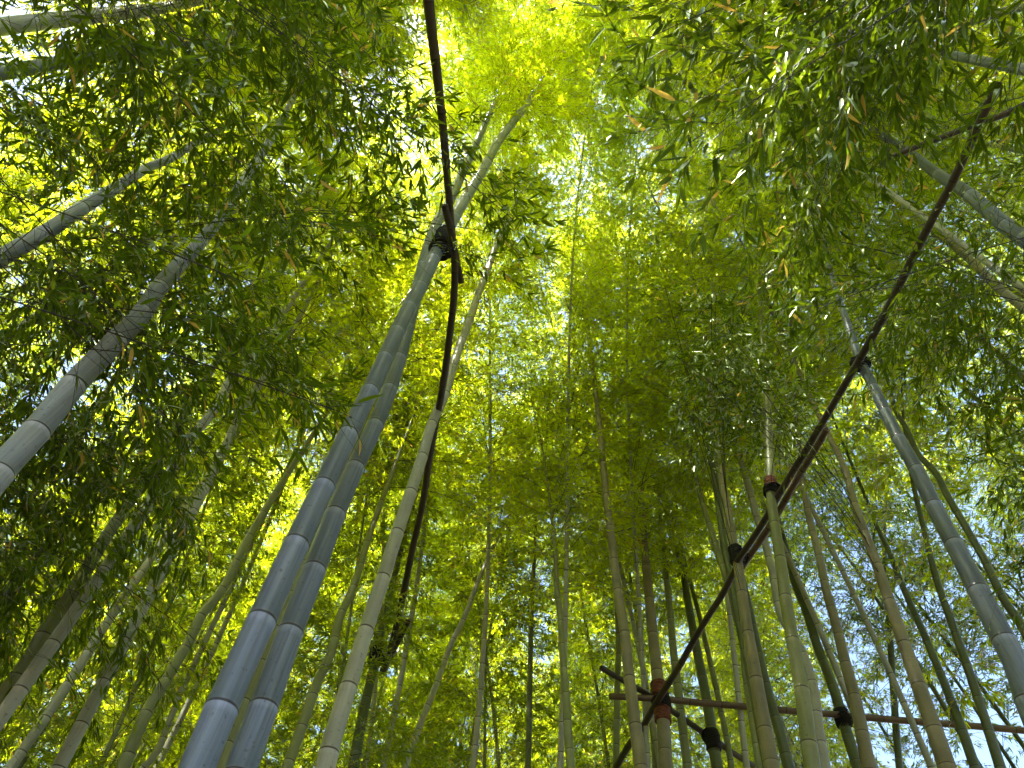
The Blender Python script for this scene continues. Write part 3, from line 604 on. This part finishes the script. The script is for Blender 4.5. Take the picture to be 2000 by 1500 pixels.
rail('short stub of rail beside the lower end of the long left rail', [(796,1214,12),(782,1242,12),(768,1270,12),(752,1302,12)], M_POLE, dz=.08)
rail('rail climbing from the bottom edge past the bark wraps to the right rope knot', [(1190,1522,13),(1233,1449,13),(1257,1417,13),(1275,1385,13),(1289,1361,13),(1321,1311,13),(1350,1260,12),(1385,1201,12),(1417,1151,12),(1436,1112,12),(1447,1090,11)], M_POLE, dz=-.10)
rail('long rail climbing diagonally over the right side of the grove', [(1440,1096,11.5),(1454,1076,12.3),(1490,1022,12.3),(1527,957,13.1),(1580,870,13.9),(1632,782,13.9),(1680,700,14.8),(1725,620,14.8),(1772,525,15.6),(1825,420,15.6),(1853,370,15.6),(1902,265,16.4),(1950,160,16.4)], M_POLE, dz=-.12, vmin=330)
rail('thin reddish rail ending in a cut tip beside the long diagonal rail', [(1449,1107,13),(1480,1063,13),(1524,995,13),(1560,930,13),(1590,882,13),(1615,838,13)], M_RED, dz=-.02)
rail('long level rail running to the right edge', [(1190,1360,11),(1235,1362,12),(1300,1366,13),(1350,1371,13),(1466,1381,13),(1540,1388,13),(1600,1393,13),(1700,1402,13),(1800,1410,13),(1900,1418,13),(2000,1427,13),(2060,1433,13)], M_RED, dz=.0)
rail('short rail slanting down right from behind the bark wraps', [(1174,1304,11),(1220,1331,11),(1265,1357,11),(1310,1387,11),(1365,1425,11),(1410,1456,11),(1440,1476,11),(1490,1508,11)], M_POLE, dz=.10)
rail('dark rail half hidden in leaves near the top right corner', [(1700,335,9),(1730,313,10),(1790,287,11),(1840,268,11),(1912,241,13),(1965,222,13),(2000,206,14),(2060,180,15)], M_POLE, dz=.05, vmin=1400)

def wrap(name, label, cat, plant, v0, v1, mat, over=1.25, turns=9, bumpy=.12, extra=None, grp=None):
    """cloth, bark or rope wound round a stem between picture heights v0 (upper) and v1 (lower)"""
    C = plant['C']; _, pv, dp = project(C); ok = (dp > .2) & (C[:, 2] > 1.6)
    idx = np.where(ok)[0]; f = lambda v: np.interp(-v, -pv[idx], idx)
    ii = np.linspace(f(v1), f(v0), turns*6+1); c = np.stack([np.interp(ii, np.arange(len(C)), C[:, q]) for q in range(3)], 1)
    r = np.interp(ii, np.arange(len(C)), plant['R'])*over; ph = np.arange(len(ii))/6*2*np.pi
    r = r*(1+bumpy*.5*(np.cos(ph)*.5+.5))*rng.uniform(.97, 1.05, len(ii)); r[0] *= .80; r[-1] *= .80
    V, Q, uv = tube(c, r, 28); V = V+rng.normal(0, .0022*(over-.6), V.shape); off = c[len(c)//2]
    k = len(ii)//2
    if extra is not None:                                                            # tails and turns over the rail
        Vs = [V]; Qs = [Q]; n = len(V)
        for pts, rr in extra:
            P = catmull(np.array(pts), 40); V2, Q2, _ = tube(P, np.full(40, rr), 8); Vs.append(V2); Qs.append(Q2+n); n += len(V2)
        V = np.vstack(Vs); Q = np.vstack(Qs)
    o = link(name, mesh_np(name, V-off, Q, [mat]), None, off); tag(o, label, cat, grp); return off, np.interp(f((v0+v1)/2), np.arange(len(C)), plant['R'])
def knot_turns(plant, uv_, raildir, rr=.006, n=8, spread=.04, rr_pole=.04):
    """rope turns that go crosswise round stem and rail"""
    c, _ = on_plane(uv_[0], uv_[1], RAIL-.02); j = int(np.argmin(np.abs(plant['C'][:, 2]-c[2]))); s_ = plant['C'][j]; r = plant['R'][j]
    t = unit(plant['C'][min(j+3, len(plant['C'])-1)]-plant['C'][j-3]); d = np.array([*raildir, 0.]); d = unit(d-t*(d@t)); out_ = np.cross(d, t)
    if out_ @ (c-s_) < 0: out_ = -out_
    res = []
    for k in range(n):
        sg = 1 if k % 2 else -1; an = np.linspace(0, 2*np.pi, 14); o_ = (k-n/2)*spread/n*2
        a_ = unit(t+d*sg); mid = s_+out_*rr_pole*.5
        b_ = np.cross(a_, out_)
        res.append(([mid+out_*np.cos(x)*(r+rr_pole*.75)+a_*0*np.sin(x)+b_*np.sin(x)*(r+.018)*1.1+a_*o_ for x in an], rr))
    return res
def dirn(a_, b_): p, _ = on_plane(*a_, RAIL); q, _ = on_plane(*b_, RAIL); v = unit(q-p); return v[:2]
RG = 'rope lashings'
wrap('rope_lashing', 'black rope knot tying the dark rails to the big left bamboo', 'rope', A, 455, 478, M_ROPE, 1.28, 6, .2, knot_turns(A, (880,465), dirn((863,227),(885,520))), RG)
wrap('rope_lashing', 'black rope knot where two rails meet on the sun-dappled bamboo', 'rope', CC, 1070, 1100, M_ROPE, 1.35, 6, .2, knot_turns(CC, (1440,1085), dirn((1454,1076),(1580,870))), RG)
wrap('rope_lashing', 'black rope knot under the high bark wrap', 'rope', GG, 952, 966, M_ROPE, 1.4, 5, .2, knot_turns(GG, (1512,955), dirn((1454,1076),(1580,870))), RG)
wrap('rope_lashing', 'black rope binding the long rail to the thick grey bamboo at right', 'rope', MM, 700, 716, M_ROPE, 1.3, 4, .2, knot_turns(MM, (1679,706), dirn((1580,870),(1725,620))), RG)
wrap('rope_lashing', 'black rope binding the level rail to the dark green bamboo', 'rope', HH, 1388, 1418, M_ROPE, 1.3, 7, .2, knot_turns(HH, (1643,1400), dirn((1540,1388),(1800,1410))), RG)
wrap('rope_lashing', 'black rope binding the short slanting rail to the green bamboo', 'rope', Z_, 1428, 1466, M_ROPE, 1.25, 8, .2, knot_turns(Z_, (1388,1438), dirn((1310,1387),(1440,1476))), RG)
wrap('rope_lashing', 'black rope between the two bark wraps at the rail crossing', 'rope', X_, 1366, 1384, M_ROPE, 1.4, 5, .2, knot_turns(X_, (1291,1370), dirn((1235,1362),(1466,1381))), RG)
wrap('rope_lashing', 'black rope at the low end of the long left rail', 'rope', D_, 1268, 1296, M_ROPE, 1.5, 6, .2, knot_turns(D_, (748,1285), dirn((779,1202),(765,1258))), RG)
wrap('bark_wrap', 'dark red bark wrap just above the rail crossing', 'bark wrap', X_, 1334, 1362, M_BARK, 1.32, 4, .12, None, 'bark wraps')
wrap('bark_wrap', 'ragged red bark wrap just below the rail crossing', 'bark wrap', X_, 1376, 1410, M_BARK, 1.22, 4, .12, None, 'bark wraps')
wrap('bark_wrap', 'small red bark wrap high on the olive bamboo', 'bark wrap', GG, 935, 956, M_BARK, 1.28, 4, .12, None, 'bark wraps')

for p in plants: build_foliage(p)

# ------------------------------------------------------------------ ground
g = 60; xs = np.linspace(-150, 150, g); X, Y = np.meshgrid(xs, xs); Zg = .12*np.sin(X*.21)*np.cos(Y*.17)*np.clip(np.hypot(X, Y)/20, 0, 1)-.0
V = np.stack([X.ravel(), Y.ravel(), Zg.ravel()], 1); i, j = np.meshgrid(np.arange(g-1), np.arange(g-1), indexing='ij'); i = i.ravel(); j = j.ravel()
gr = link('ground', mesh_np('ground', V, np.stack([i*g+j, i*g+j+1, (i+1)*g+j+1, (i+1)*g+j], 1), [M_GROUND])); tag(gr, kind='structure')
bpy.context.view_layer.update()
